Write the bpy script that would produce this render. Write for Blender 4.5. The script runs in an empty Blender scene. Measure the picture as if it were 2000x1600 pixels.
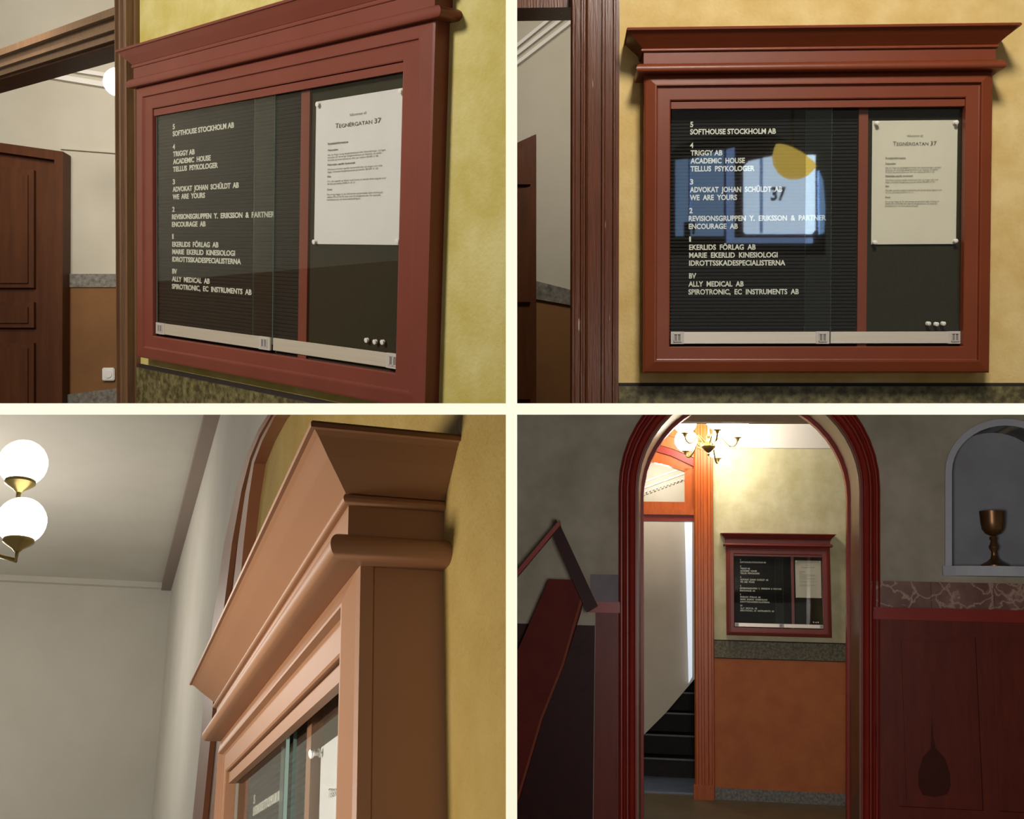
import bpy, bmesh, math, random
from mathutils import Vector, Matrix

# ------------------------------------------------------------------ camera, world, lights, exposure
FPX = 2200.0                      # focal length in pixels of the 2000 px wide frame
CAM = Vector((0, 0, 3.2))
scn = bpy.context.scene
col = scn.collection
cd = bpy.data.cameras.new('camera')
cd.sensor_width = 36.0
cd.lens = FPX * 36.0 / 2000.0
cd.clip_start = 0.05
cam = bpy.data.objects.new('camera', cd)
cam.location = CAM
cam.rotation_euler = (math.pi / 2, 0, 0)
col.objects.link(cam)
scn.camera = cam

w = bpy.data.worlds.new('world')
scn.world = w
w.use_nodes = True
w.node_tree.nodes['Background'].inputs[0].default_value = (1.0, 0.93, 0.84, 1)
w.node_tree.nodes['Background'].inputs[1].default_value = 0.12

def area(name, pos, target, power, size, color=(1, 0.93, 0.82), size_y=None, spread=math.pi):
    d = bpy.data.lights.new(name, 'AREA')
    d.energy = power
    d.color = color
    d.size = size
    d.spread = spread
    if size_y:
        d.shape = 'RECTANGLE'; d.size_y = size_y
    o = bpy.data.objects.new(name, d)
    p = CAM + Vector(pos); t = CAM + Vector(target)
    o.location = p
    o.rotation_euler = (t - p).to_track_quat('-Z', 'Y').to_euler()
    col.objects.link(o)
    return o

def point_fill(name, pos, power, r=0.05, color=(1, 0.93, 0.82)):
    d = bpy.data.lights.new(name, 'POINT')
    d.energy = power; d.color = color; d.shadow_soft_size = r
    o = bpy.data.objects.new(name, d)
    o.location = CAM + Vector(pos)
    col.objects.link(o)
    return o

point_fill('edge_fill_right', (0.40, -0.10, 0.06), 10, 0.05, (1, 0.97, 0.92))  # unseen, added beside the camera to brighten the partition's front edge
point_fill('edge_fill_left', (-0.40, -0.10, 0.06), 8, 0.05, (1, 0.97, 0.92))  # weaker partner on the left, added for the same edge strips
area('fill_left', (-2.25, 0.9, 1.65), (-0.5, 2.6, 0.35), 62, 0.5)  # added fill out of view for the upper left cabinet and wall
area('fill_low', (-1.6, 0.55, -0.30), (-0.3, 1.4, -0.65), 15, 0.35, spread=math.radians(110))  # added side light, unseen, for the front of the close-up cabinet
area('fill_right', (0.5, 0.9, 1.80), (0.8, 2.7, 0.3), 43, 0.4)  # unseen source added to light the straight-on cabinet and its wall
area('stair_fill_right', (0.22, 3.2, 1.45), (0.12, 4.2, 0.4), 8, 0.3)  # added to lift the stair hall wall behind the fluted casing
area('stair_fill_left', (-1.5, 3.3, 1.6), (-1.9, 5.2, 0.6), 29, 0.4)  # added fill for the hall wall beyond the upper left doorway
area('arch_wall_fill', (0.30, 1.3, -0.22), (1.9, 7.0, -1.3), 82, 0.4, (1, 0.95, 0.92))  # unseen fill added for the arch wall and its red casing

vs = scn.view_settings
vs.view_transform = 'Standard'
vs.look = 'None'
vs.exposure = 0.0
vs.gamma = 1.0
vs.use_curve_mapping = False

# ------------------------------------------------------------------ helpers
EDGE = 0.30                        # distance of the partition's front edge from the camera
XL, XR = -12 / FPX * EDGE, 10 / FPX * EDGE
ZT, ZB = 12 / FPX * EDGE, -10 / FPX * EDGE

def rodrigues(r):
    v = Vector(r); a = v.length
    return Matrix.Rotation(a, 3, v / a) if a > 1e-9 else Matrix.Identity(3)

class Set:
    """one of the four rooms: a wall with its own position, local x right, y into the wall, z up"""
    def __init__(s, rvec, t, sx, sz, sxs, d):
        R = rodrigues(rvec)
        M = Matrix.Identity(4)
        for i, j in ((0, 0), (1, 2), (2, 1)):      # local axis i comes from fitted axis j
            M[0][i] = R[0][j]; M[1][i] = R[2][j]; M[2][i] = R[1][j]
        M[0][3] = t[0]; M[1][3] = t[2]; M[2][3] = t[1] + CAM.z
        s.M = M; s.inv = M.inverted(); s.side = (sx, sz)
        s.sx = sxs; s.d = d; s.q = d / 0.078
        s.o = s.inv @ CAM
    def un(s, px, py, axis='y', val=0.0):
        dw = Vector(((px - 1000) / FPX, 1, (800 - py) / FPX))
        dl = s.inv.to_3x3() @ dw
        i = 'xyz'.index(axis)
        k = (val - s.o[i]) / dl[i]
        return s.o + dl * k
    def planes(s):
        sx, sz = s.side
        P = []
        P.append((Vector((XR if sx > 0 else XL, 0, CAM.z)), Vector((-sx, 0, 0))))
        P.append((Vector((0, 0, CAM.z + (ZT if sz > 0 else ZB))), Vector((0, 0, -sz))))
        return P

TL = Set((-0.0981, 0.8381, -0.0858), (-0.5376, 0.4150, 2.5036), -1, 1, 1.5682, 0.0386)
TR = Set((-0.0286, 0.0408, -0.00053), (0.71036, 0.43523, 2.68651), 1, 1, 1.0, 0.078)
BL = Set((0.3357, 1.2069, 0.2868), (-0.2223, -0.6641, 1.2958), -1, -1, 1.3351, 0.0825)
BR = Set((0.17105, 0.14853, -0.01104), (2.08948, -1.43076, 8.86451), 1, -1, 1.0, 0.078)
TLH = Set((0, 0, 0), (0, 0, 5.2), -1, 1, 1, 0.078)          # stair hall behind the doorway, facing the camera

K = 0.8 / 680
def CX(px, w=0.078): return TR.un(px, 434, 'y', -w).x
def CZ(py, w=0.078): return TR.un(1598, py, 'y', -w).z

# ------------------------------------------------------------------ materials
def mat(name, base, rough=0.5, var=None, scale=6.0, bump=0.0, bscale=80.0, metal=0.0, detail=4.0, spec=0.5, coat=0.0,
        contrast=(0.35, 0.65), stretch=(1, 1, 1)):
    m = bpy.data.materials.new(name)
    m.use_nodes = True
    nt = m.node_tree; N = nt.nodes; Lk = nt.links
    b = N['Principled BSDF']
    b.inputs['Base Color'].default_value = (*base, 1)
    b.inputs['Roughness'].default_value = rough
    b.inputs['Metallic'].default_value = metal
    b.inputs['Specular IOR Level'].default_value = spec
    b.inputs['Coat Weight'].default_value = coat
    if var or bump:
        tc = N.new('ShaderNodeTexCoord')
        mp = N.new('ShaderNodeMapping')
        mp.inputs['Scale'].default_value = stretch
        Lk.new(tc.outputs['Object'], mp.inputs['Vector'])
    if var:
        n = N.new('ShaderNodeTexNoise'); n.inputs['Scale'].default_value = scale; n.inputs['Detail'].default_value = detail
        n.inputs['Roughness'].default_value = 0.62
        r = N.new('ShaderNodeValToRGB')
        r.color_ramp.elements[0].position = contrast[0]; r.color_ramp.elements[1].position = contrast[1]
        r.color_ramp.elements[0].color = (*base, 1); r.color_ramp.elements[1].color = (*var, 1)
        Lk.new(mp.outputs[0], n.inputs['Vector']); Lk.new(n.outputs['Fac'], r.inputs['Fac'])
        Lk.new(r.outputs['Color'], b.inputs['Base Color'])
    if bump:
        n2 = N.new('ShaderNodeTexNoise'); n2.inputs['Scale'].default_value = bscale; n2.inputs['Detail'].default_value = 3
        bm = N.new('ShaderNodeBump'); bm.inputs['Strength'].default_value = bump; bm.inputs['Distance'].default_value = 0.004
        Lk.new(mp.outputs[0], n2.inputs['Vector']); Lk.new(n2.outputs['Fac'], bm.inputs['Height'])
        Lk.new(bm.outputs[0], b.inputs['Normal'])
    return m

def emit(name, c, s):
    m = bpy.data.materials.new(name); m.use_nodes = True
    b = m.node_tree.nodes['Principled BSDF']
    b.inputs['Base Color'].default_value = (*c, 1)
    b.inputs['Emission Color'].default_value = (*c, 1)
    b.inputs['Emission Strength'].default_value = s
    b.inputs['Roughness'].default_value = 0.3
    return m

def glass_mat(name, ior=1.5, tint=(0.96, 0.98, 0.97)):
    m = bpy.data.materials.new(name); m.use_nodes = True
    nt = m.node_tree; N = nt.nodes; Lk = nt.links
    N.remove(N['Principled BSDF'])
    fr = N.new('ShaderNodeFresnel'); fr.inputs['IOR'].default_value = ior
    tr = N.new('ShaderNodeBsdfTransparent'); tr.inputs[0].default_value = (*tint, 1)
    gl = N.new('ShaderNodeBsdfGlossy'); gl.inputs['Roughness'].default_value = 0.02
    mx = N.new('ShaderNodeMixShader')
    ge = N.new('ShaderNodeNewGeometry')
    iv = N.new('ShaderNodeMath'); iv.operation = 'SUBTRACT'; iv.inputs[0].default_value = 1.0
    mu = N.new('ShaderNodeMath'); mu.operation = 'MULTIPLY'
    Lk.new(ge.outputs['Backfacing'], iv.inputs[1]); Lk.new(fr.outputs[0], mu.inputs[0]); Lk.new(iv.outputs[0], mu.inputs[1])
    Lk.new(mu.outputs[0], mx.inputs[0]); Lk.new(tr.outputs[0], mx.inputs[1]); Lk.new(gl.outputs[0], mx.inputs[2])
    Lk.new(mx.outputs[0], N['Material Output'].inputs[0])
    return m

PAINT = {
    'TL': mat('paint_plum_brown', (0.210, 0.056, 0.038), 0.36, (0.180, 0.045, 0.031), 3, 0.05, 40, spec=0.35),
    'TR': mat('paint_red_brown', (0.200, 0.044, 0.015), 0.36, (0.170, 0.035, 0.012), 3, 0.05, 40, spec=0.35),
    'BL': mat('paint_tan_brown', (0.320, 0.155, 0.078), 0.48, (0.295, 0.140, 0.070), 3, 0.05, 40),
    'BR': mat('paint_dark_red', (0.220, 0.034, 0.022), 0.40, (0.190, 0.028, 0.018), 3, 0.05, 40, spec=0.35)}
PLASTER = {
    'TL': mat('plaster_green_yellow', (0.52, 0.43, 0.105), 0.85, (0.64, 0.57, 0.24), 7, 0.35, 120),
    'TR': mat('plaster_ochre', (0.60, 0.41, 0.13), 0.85, (0.74, 0.56, 0.25), 7, 0.35, 120),
    'BL': mat('plaster_mustard', (0.275, 0.175, 0.034), 0.85, (0.33, 0.225, 0.060), 7, 0.6, 160),
    'BR': mat('plaster_pale_olive', (0.52, 0.48, 0.26), 0.85, (0.68, 0.64, 0.42), 5, 0.3, 90)}
STONE = mat('green_brown_granite', (0.055, 0.045, 0.016), 0.5, (0.21, 0.18, 0.075), 55, 0.3, 90, contrast=(0.38, 0.68))
STONE_GREY = mat('grey_granite', (0.09, 0.08, 0.065), 0.5, (0.24, 0.22, 0.18), 50, 0.2, 90)
DARKGAP = mat('dark_shadow_gap', (0.02, 0.012, 0.01), 0.8)
CASING = mat('brown_gloss_casing', (0.125, 0.036, 0.011), 0.28, (0.095, 0.026, 0.008), 12, 0.15, 30, spec=0.4, stretch=(8, 8, 0.6))
def add_chips(m, colour, amount):
    nt = m.node_tree; N = nt.nodes; Lk = nt.links; b = N['Principled BSDF']
    src = b.inputs['Base Color'].links[0].from_socket
    tc = N.new('ShaderNodeTexCoord'); mp = N.new('ShaderNodeMapping'); mp.inputs['Scale'].default_value = (160, 60, 9)
    nz = N.new('ShaderNodeTexNoise'); nz.inputs['Scale'].default_value = 1.0; nz.inputs['Detail'].default_value = 3
    rp = N.new('ShaderNodeValToRGB'); rp.color_ramp.elements[0].position = amount; rp.color_ramp.elements[1].position = amount + 0.02
    mx = N.new('ShaderNodeMixRGB'); mx.inputs[2].default_value = (*colour, 1)
    Lk.new(tc.outputs['Object'], mp.inputs[0]); Lk.new(mp.outputs[0], nz.inputs['Vector']); Lk.new(nz.outputs['Fac'], rp.inputs[0])
    Lk.new(rp.outputs[0], mx.inputs[0]); Lk.new(src, mx.inputs[1]); Lk.new(mx.outputs[0], b.inputs['Base Color'])
add_chips(CASING, (0.55, 0.42, 0.30), 0.715)
CASING_TL = mat('tan_brown_casing', (0.185, 0.105, 0.050), 0.30, (0.15, 0.075, 0.04), 10, 0.2, 30, stretch=(6, 6, 0.6))
CASING_BR = mat('orange_red_casing', (0.50, 0.110, 0.013), 0.36, (0.43, 0.080, 0.010), 8, 0.12, 30, spec=0.3, stretch=(6, 6, 0.6))
ARCHRED = mat('arch_red_gloss', (0.29, 0.024, 0.014), 0.38, (0.24, 0.019, 0.011), 4, 0.08, 30, spec=0.3)
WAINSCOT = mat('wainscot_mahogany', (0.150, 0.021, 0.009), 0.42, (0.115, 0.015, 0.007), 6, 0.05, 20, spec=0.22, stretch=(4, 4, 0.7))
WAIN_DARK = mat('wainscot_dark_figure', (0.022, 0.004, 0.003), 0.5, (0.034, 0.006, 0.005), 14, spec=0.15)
GREIGE = mat('greige_plaster', (0.50, 0.46, 0.37), 0.9, (0.56, 0.52, 0.43), 2, 0.05, 40)
GREIGE_BL = mat('pale_grey_plaster', (0.60, 0.57, 0.50), 0.9, (0.66, 0.63, 0.56), 1.5, 0.05, 30)
GREYWALL = mat('marbled_grey_plaster', (0.30, 0.26, 0.185), 0.75, (0.42, 0.37, 0.28), 2.5, 0.1, 20)
NICHE = mat('niche_blue_grey', (0.30, 0.31, 0.34), 0.7, (0.24, 0.245, 0.27), 3, 0.1, 30)
NICHE_RIM = mat('niche_pale_rim', (0.48, 0.49, 0.52), 0.6, (0.42, 0.43, 0.46), 5)
def marble_mat(name, dark, light, vein, scale):
    m = mat(name, dark, 0.42, light, scale * 0.8, detail=8, contrast=(0.4, 0.75))
    nt = m.node_tree; N = nt.nodes; Lk = nt.links
    b = N['Principled BSDF']; src = b.inputs['Base Color'].links[0].from_socket
    tc = N.new('ShaderNodeTexCoord'); nz = N.new('ShaderNodeTexNoise'); nz.inputs['Scale'].default_value = scale; nz.inputs['Detail'].default_value = 5
    ad = N.new('ShaderNodeMixRGB'); ad.blend_type = 'ADD'; ad.inputs[0].default_value = 0.25
    vo = N.new('ShaderNodeTexVoronoi'); vo.feature = 'DISTANCE_TO_EDGE'; vo.inputs['Scale'].default_value = scale
    rp = N.new('ShaderNodeValToRGB'); rp.color_ramp.elements[0].position = 0.0; rp.color_ramp.elements[1].position = 0.06
    rp.color_ramp.elements[0].color = (1, 1, 1, 1); rp.color_ramp.elements[1].color = (0, 0, 0, 1)
    mx = N.new('ShaderNodeMixRGB'); mx.inputs[2].default_value = (*vein, 1)
    Lk.new(tc.outputs['Object'], nz.inputs['Vector']); Lk.new(tc.outputs['Object'], ad.inputs[1]); Lk.new(nz.outputs['Color'], ad.inputs[2])
    Lk.new(ad.outputs[0], vo.inputs['Vector']); Lk.new(vo.outputs['Distance'], rp.inputs[0])
    Lk.new(rp.outputs[0], mx.inputs[0]); Lk.new(src, mx.inputs[1]); Lk.new(mx.outputs[0], b.inputs['Base Color'])
    return m
MARBLE = marble_mat('red_brown_marble', (0.13, 0.045, 0.030), (0.24, 0.12, 0.085), (0.40, 0.27, 0.20), 7)
ORANGE = mat('orange_brown_dado', (0.50, 0.140, 0.022), 0.6, (0.43, 0.105, 0.017), 5, 0.15, 120)
OCHREDK = mat('ochre_brown_dado', (0.22, 0.095, 0.022), 0.7, (0.18, 0.075, 0.018), 4)
WHITE = mat('white_plaster', (0.80, 0.77, 0.72), 0.85, (0.76, 0.73, 0.68), 3)
TAN = mat('tan_plaster', (0.42, 0.30, 0.17), 0.8, (0.38, 0.26, 0.15), 4)
FELT = mat('black_ribbed_felt', (0.009, 0.008, 0.006), 0.95, (0.015, 0.013, 0.010), 200, 0.3, 400)
FELT_OLIVE = mat('olive_black_felt', (0.020, 0.017, 0.006), 0.95, (0.030, 0.026, 0.011), 300, 0.3, 500)
LETTER = mat('white_plastic_letter', (0.86, 0.82, 0.72), 0.45)
PAPER = mat('white_paper', (0.78, 0.70, 0.58), 0.8, (0.74, 0.66, 0.54), 8)
PAPER_TL = mat('cool_white_paper', (0.84, 0.78, 0.78), 0.8, (0.80, 0.74, 0.74), 8)
INK = mat('grey_print_ink', (0.13, 0.11, 0.09), 0.8)
ALU = mat('brushed_aluminium', (0.72, 0.66, 0.55), 0.38, (0.66, 0.60, 0.50), 4, 0, 1, metal=0.35, stretch=(1, 1, 60))
ALU_CAP = mat('grey_plastic_cap', (0.52, 0.48, 0.44), 0.4)
CAP_DARK = mat('cap_recess_shade', (0.22, 0.20, 0.19), 0.5)  # darker grey paints shade into the shallow finger recesses
PIN = mat('white_pin', (0.80, 0.76, 0.70), 0.35)
GLASS = glass_mat('pane_glass', 1.85)
GLASS_EDGE = mat('pale_green_glass_edge', (0.42, 0.62, 0.56), 0.2)
BRASS = mat('aged_brass', (0.48, 0.36, 0.12), 0.3, (0.40, 0.29, 0.10), 12, metal=0.75)
BRONZE = mat('dark_bronze', (0.20, 0.10, 0.035), 0.35, (0.13, 0.06, 0.02), 10, metal=0.6)
DOORWOOD = mat('brown_door_wood', (0.100, 0.030, 0.007), 0.5, (0.070, 0.020, 0.005), 5, 0.05, 20, spec=0.2, stretch=(5, 5, 0.6))
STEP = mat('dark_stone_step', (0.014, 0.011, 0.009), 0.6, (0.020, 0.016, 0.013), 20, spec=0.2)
NOSING = mat('step_nosing_highlight', (0.060, 0.058, 0.062), 0.4)  # paler than the step, paints the highlight along each nosing
LANDING = mat('bluish_lit_landing', (0.18, 0.22, 0.30), 0.25, (0.15, 0.19, 0.27), 6)  # stone tinted blue-grey to carry the bluish light on it
FLOORMAT = mat('worn_olive_floor', (0.15, 0.115, 0.060), 0.45, (0.11, 0.085, 0.045), 5, 0.05, 30)
CREAM = mat('cream_panel_paint', (0.95, 0.94, 0.74), 0.8)
GLOBE = emit('lit_opal_globe', (1.0, 0.93, 0.80), 32.0)
GLOBE_BL = emit('lit_opal_globe_soft', (1.0, 0.97, 0.92), 4.0)
SOCKET = mat('white_socket_plastic', (0.8, 0.78, 0.76), 0.4)

# ------------------------------------------------------------------ mesh builders
class MB:
    def __init__(s): s.v = []; s.f = []; s.m = []
    def add(s, vs, fs, mi=0):
        b = len(s.v)
        s.v += [tuple(x) for x in vs]
        s.f += [tuple(i + b for i in f) for f in fs]
        s.m += [mi] * len(fs)
        return s
    def box(s, x0, x1, y0, y1, z0, z1, mi=0):
        v = [(x, y, z) for x in (x0, x1) for y in (y0, y1) for z in (z0, z1)]
        return s.add(v, [(0, 1, 3, 2), (4, 6, 7, 5), (0, 4, 5, 1), (2, 3, 7, 6), (0, 2, 6, 4), (1, 5, 7, 3)], mi)
    def prism(s, pts, y0, y1, mi=0):
        """polygon given as (x, z), from depth y0 to y1"""
        n = len(pts)
        v = [(p[0], y0, p[1]) for p in pts] + [(p[0], y1, p[1]) for p in pts]
        return s.add(v, [tuple(range(n)), tuple(range(2 * n - 1, n - 1, -1))] + [(i, (i + 1) % n, n + (i + 1) % n, n + i) for i in range(n)], mi)
    def strip(s, A, B, y0, y1, mi=0):
        """a bent band between the polylines A and B of (x, z), from depth y0 to y1"""
        n = len(A); v = []
        for a, b in zip(A, B):
            v += [(a[0], y0, a[1]), (b[0], y0, b[1]), (b[0], y1, b[1]), (a[0], y1, a[1])]
        f = []
        for i in range(n - 1):
            for j in range(4):
                f.append((i * 4 + j, i * 4 + (j + 1) % 4, i * 4 + 4 + (j + 1) % 4, i * 4 + 4 + j))
        f += [(0, 1, 2, 3), tuple((n - 1) * 4 + j for j in (3, 2, 1, 0))]
        return s.add(v, f, mi)
    def lathe(s, prof, c, n=20, mi=0, axis='z'):
        v = []; f = []
        for r, h in prof:
            for i in range(n):
                a = 2 * math.pi * i / n
                p = (r * math.cos(a), r * math.sin(a), h) if axis == 'z' else (r * math.cos(a), -h, r * math.sin(a))
                v.append((c[0] + p[0], c[1] + p[1], c[2] + p[2]))
        for j in range(len(prof) - 1):
            for i in range(n):
                f.append((j * n + i, j * n + (i + 1) % n, (j + 1) * n + (i + 1) % n, (j + 1) * n + i))
        f.append(tuple(range(n - 1, -1, -1))); f.append(tuple((len(prof) - 1) * n + i for i in range(n)))
        return s.add(v, f, mi)
    def tube(s, pts, r, n=8, mi=0):
        pts = [Vector(p) for p in pts]; v = []; f = []
        for k, p in enumerate(pts):
            t = (pts[min(k + 1, len(pts) - 1)] - pts[max(k - 1, 0)]).normalized()
            a = t.orthogonal().normalized() if k == 0 else (a - t * a.dot(t)).normalized()
            b = t.cross(a)
            rr = r[k] if isinstance(r, (list, tuple)) else r
            for i in range(n):
                q = 2 * math.pi * i / n
                v.append(p + (a * math.cos(q) + b * math.sin(q)) * rr)
        for k in range(len(pts) - 1):
            for i in range(n):
                f.append((k * n + i, k * n + (i + 1) % n, k * n + n + (i + 1) % n, k * n + n + i))
        f.append(tuple(range(n - 1, -1, -1))); f.append(tuple((len(pts) - 1) * n + i for i in range(n)))
        return s.add(v, f, mi)
    def ball(s, c, r, n=24, mi=0, squash=1.0):
        prof = [(max(r * math.sin(math.pi * i / 14), 1e-4), -r * squash * math.cos(math.pi * i / 14)) for i in range(15)]
        return s.lathe(prof, c, n, mi)

def make(name, mb, mats, S, parent=None, smooth=False, bevel=0.0, clip=True, label=None):
    """link a mesh given in the room's local coordinates as one object"""
    o0 = Vector(parent['_o']) if parent else Vector((0, 0, 0))
    bm = bmesh.new()
    vs_ = [bm.verts.new(Vector(v)) for v in mb.v]
    for f, mi in zip(mb.f, mb.m):
        try:
            fc = bm.faces.new([vs_[i] for i in f]); fc.material_index = mi; fc.smooth = smooth
        except ValueError:
            pass
    bmesh.ops.recalc_face_normals(bm, faces=bm.faces[:])
    if bevel:
        bmesh.ops.bevel(bm, geom=bm.edges[:], offset=bevel, segments=2, affect='EDGES', clamp_overlap=True)
    if clip and S is not None:
        for co, no in S.planes():
            lc = S.inv @ co; ln = (S.inv.to_3x3() @ no).normalized()
            ds = [(v.co - lc).dot(ln) for v in bm.verts]
            if ds and max(ds) > 1e-5:
                res = bmesh.ops.bisect_plane(bm, geom=bm.verts[:] + bm.edges[:] + bm.faces[:], dist=1e-6, plane_co=lc, plane_no=ln, clear_outer=True)
                ed = [e for e in res['geom_cut'] if isinstance(e, bmesh.types.BMEdge)]
                if ed:
                    try: bmesh.ops.holes_fill(bm, edges=ed, sides=0)
                    except Exception: pass
    if not bm.verts:
        bm.free(); return None
    if o0.length: bmesh.ops.translate(bm, verts=bm.verts[:], vec=-o0)
    me = bpy.data.meshes.new(name)
    bm.to_mesh(me); bm.free()
    for m in (mats if isinstance(mats, (list, tuple)) else [mats]): me.materials.append(m)
    if smooth:
        me.polygons.foreach_set('use_smooth', [True] * len(me.polygons))
        try: me.set_sharp_from_angle(angle=math.radians(38))
        except Exception: pass
    o = bpy.data.objects.new(name, me)
    col.objects.link(o)
    if parent:
        o.parent = parent
    elif S is not None:
        o.matrix_world = S.M
    o['_o'] = tuple(o0)
    if label: o['label'] = label
    return o

def thing(name, label, cat, S, loc=(0, 0, 0), group=None):
    o = bpy.data.objects.new(name, None)
    o.empty_display_size = 0.05
    col.objects.link(o)
    o.matrix_world = S.M @ Matrix.Translation(Vector(loc))
    o['_o'] = tuple(loc); o['label'] = label; o['category'] = cat
    if group: o['group'] = group
    return o

def tag(o, label, cat, group=None):
    if o is None: return
    o['label'] = label; o['category'] = cat
    if group: o['group'] = group
    return o

def struct(o, label=None, cat=None):
    if o is None: return
    o['kind'] = 'structure'
    if label: o['label'] = label
    if cat: o['category'] = cat
    return o

def text_mb(txt, x0, x1, zc, cap, y, S=None, bold=0.0, ext=0.0008, refcap=None, mi=0):
    """lettering fitted between x0 and x1 and centred on zc; cap is the capital height"""
    cu = bpy.data.curves.new('lettering', 'FONT')
    cu.body = txt; cu.size = 1.0; cu.extrude = 0.0; cu.offset = bold; cu.resolution_u = 3
    ob = bpy.data.objects.new('lettering', cu)
    me = ob.to_mesh()
    vs_ = [v.co.copy() for v in me.vertices]
    fs = [tuple(p.vertices) for p in me.polygons]
    ob.to_mesh_clear(); bpy.data.objects.remove(ob); bpy.data.curves.remove(cu)
    mb = MB()
    if not vs_: return mb
    a = min(v.x for v in vs_); b = max(v.x for v in vs_)
    sc = (x1 - x0) / (b - a); sz = cap / 0.70
    n = len(vs_)
    pts = [(x0 + (v.x - a) * sc, zc - cap / 2 + v.y * sz) for v in vs_]
    V = [(p[0], y - ext, p[1]) for p in pts]
    F = list(fs)
    if ext > 0.0003:
        V += [(p[0], y, p[1]) for p in pts]
        cnt = {}
        for f in fs:
            for i in range(len(f)):
                e = (f[i], f[(i + 1) % len(f)]); cnt[e] = 1
        for e in cnt:
            if (e[1], e[0]) not in cnt: F.append((e[0], e[1], e[1] + n, e[0] + n))
    return mb.add(V, F, mi)

# ------------------------------------------------------------------ the partition between the four rooms
UMBER = mat('umber_panel_paint', (0.10, 0.075, 0.045), 0.9)
LIP = EDGE + 0.012
o = make('wall_middle', MB().box(XL, XR, LIP, 13, -6.0, 6.0), UMBER, None, clip=False); o.location = CAM
struct(o, 'thin upright partition with a cream edge between the left and right rooms', 'partition')
make('edge_strip', MB().box(XL, XR, EDGE, LIP, -6.0, 6.0), CREAM, None, o, clip=False)
o = make('floor_upper', MB().box(-6.5, XL, LIP, 13, ZB, ZT).box(XR, 6.5, LIP, 13, ZB, ZT), UMBER, None, clip=False); o.location = CAM
struct(o, 'thin level slab with a cream edge between the upper and lower rooms', 'partition')
make('edge_strip', MB().box(-6.5, XL, EDGE, LIP, ZB, ZT).box(XR, 6.5, EDGE, LIP, ZB, ZT), CREAM, None, o, clip=False)

# ------------------------------------------------------------------ the glazed notice cabinet
LINES = [('5', 1347, 1353, 241), ('SOFTHOUSE STOCKHOLM AB', 1347, 1514, 255.5), ('4', 1347, 1353.5, 282),
         ('TRIGGY AB', 1348, 1410, 297), ('ACADEMIC  HOUSE', 1348, 1454, 312.5), ('TELLUS  PSYKOLOGER', 1348, 1473, 328),
         ('3', 1347, 1353.5, 353.5), ('ADVOKAT  JOHAN  SCHÜLDT  AB', 1347, 1527, 369), ('WE  ARE  YOURS', 1347, 1439, 384.5),
         ('2', 1346, 1352.5, 410), ('REVISIONSGRUPPEN  Y.  ERIKSSON  &  PARTNER', 1345, 1613, 425.5), ('ENCOURAGE  AB', 1345, 1441, 441),
         ('1', 1346, 1349.5, 466), ('EKERLIDS  FÖRLAG  AB', 1346, 1476, 482), ('MARIE  EKERLID  KINESIOLOGI', 1346, 1519, 497.5),
         ('IDROTTSSKADESPECIALISTERNA', 1346, 1534, 513), ('BV', 1346, 1360, 538), ('ALLY  MEDICAL  AB', 1345, 1453, 554),
         ('SPIROTRONIC,  EC  INSTRUMENTS  AB', 1345, 1561, 569.5)]
NOTE = [('Välkommen till', 1769, 1800, 267, 4.2, 0), ('T', 1742, 1748.5, 281.8, 8, 0), ('EGNÉRGATAN', 1749.5, 1811, 282.8, 6.2, 0),
        ('37', 1815, 1827, 281.8, 8, 0), ('Kontaktinformation', 1728, 1767, 310, 3.7, 0.02), ('Felanmälan', 1728, 1748, 320.8, 3.2, 0.02),
        ('Har du frågor kring fastighetsskötsel eller felanmälningar, vänligen', 1728, 1836, 328.8, 3, 0),
        ('kontakta vår ansvarige fastighetsskötare på Habitek, via webb-', 1728, 1830, 333, 3, 0),
        ('formulär på www.habitek.se, eller per telefon 08-695 11 00.', 1728, 1824, 337.4, 3, 0),
        ('Felanmälan utanför kontorstid', 1728, 1781, 345, 3.2, 0.02),
        ('Vid akuta ärenden utanför kontorstid eller på helger och röda', 1728, 1831, 352.8, 3, 0),
        ('dagar, kontakta fastighetsjouren på telefon 08-695 11 10.', 1728, 1824, 357, 3, 0),
        ('Hiss', 1728, 1735, 364.6, 3.2, 0.02),
        ('Om det uppstår problem med hissen så anmäls detta dygnet runt', 1728, 1838, 372.7, 3, 0),
        ('till Otis på telefon 0200-21 21 11.', 1728, 1783, 377, 3, 0), ('Övrigt', 1728, 1738, 386.5, 3.2, 0.02),
        ('För övriga frågor är du välkommen att kontakta Sabis Holding på', 1728, 1833, 394.8, 3, 0),
        ('telefon 031-13 26 00, eller mail till info@sabis.net. För speciella', 1728, 1829, 399, 3, 0),
        ('kontaktperson, se www.sabisholding.se', 1728, 1792, 403.2, 3, 0)]

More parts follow.
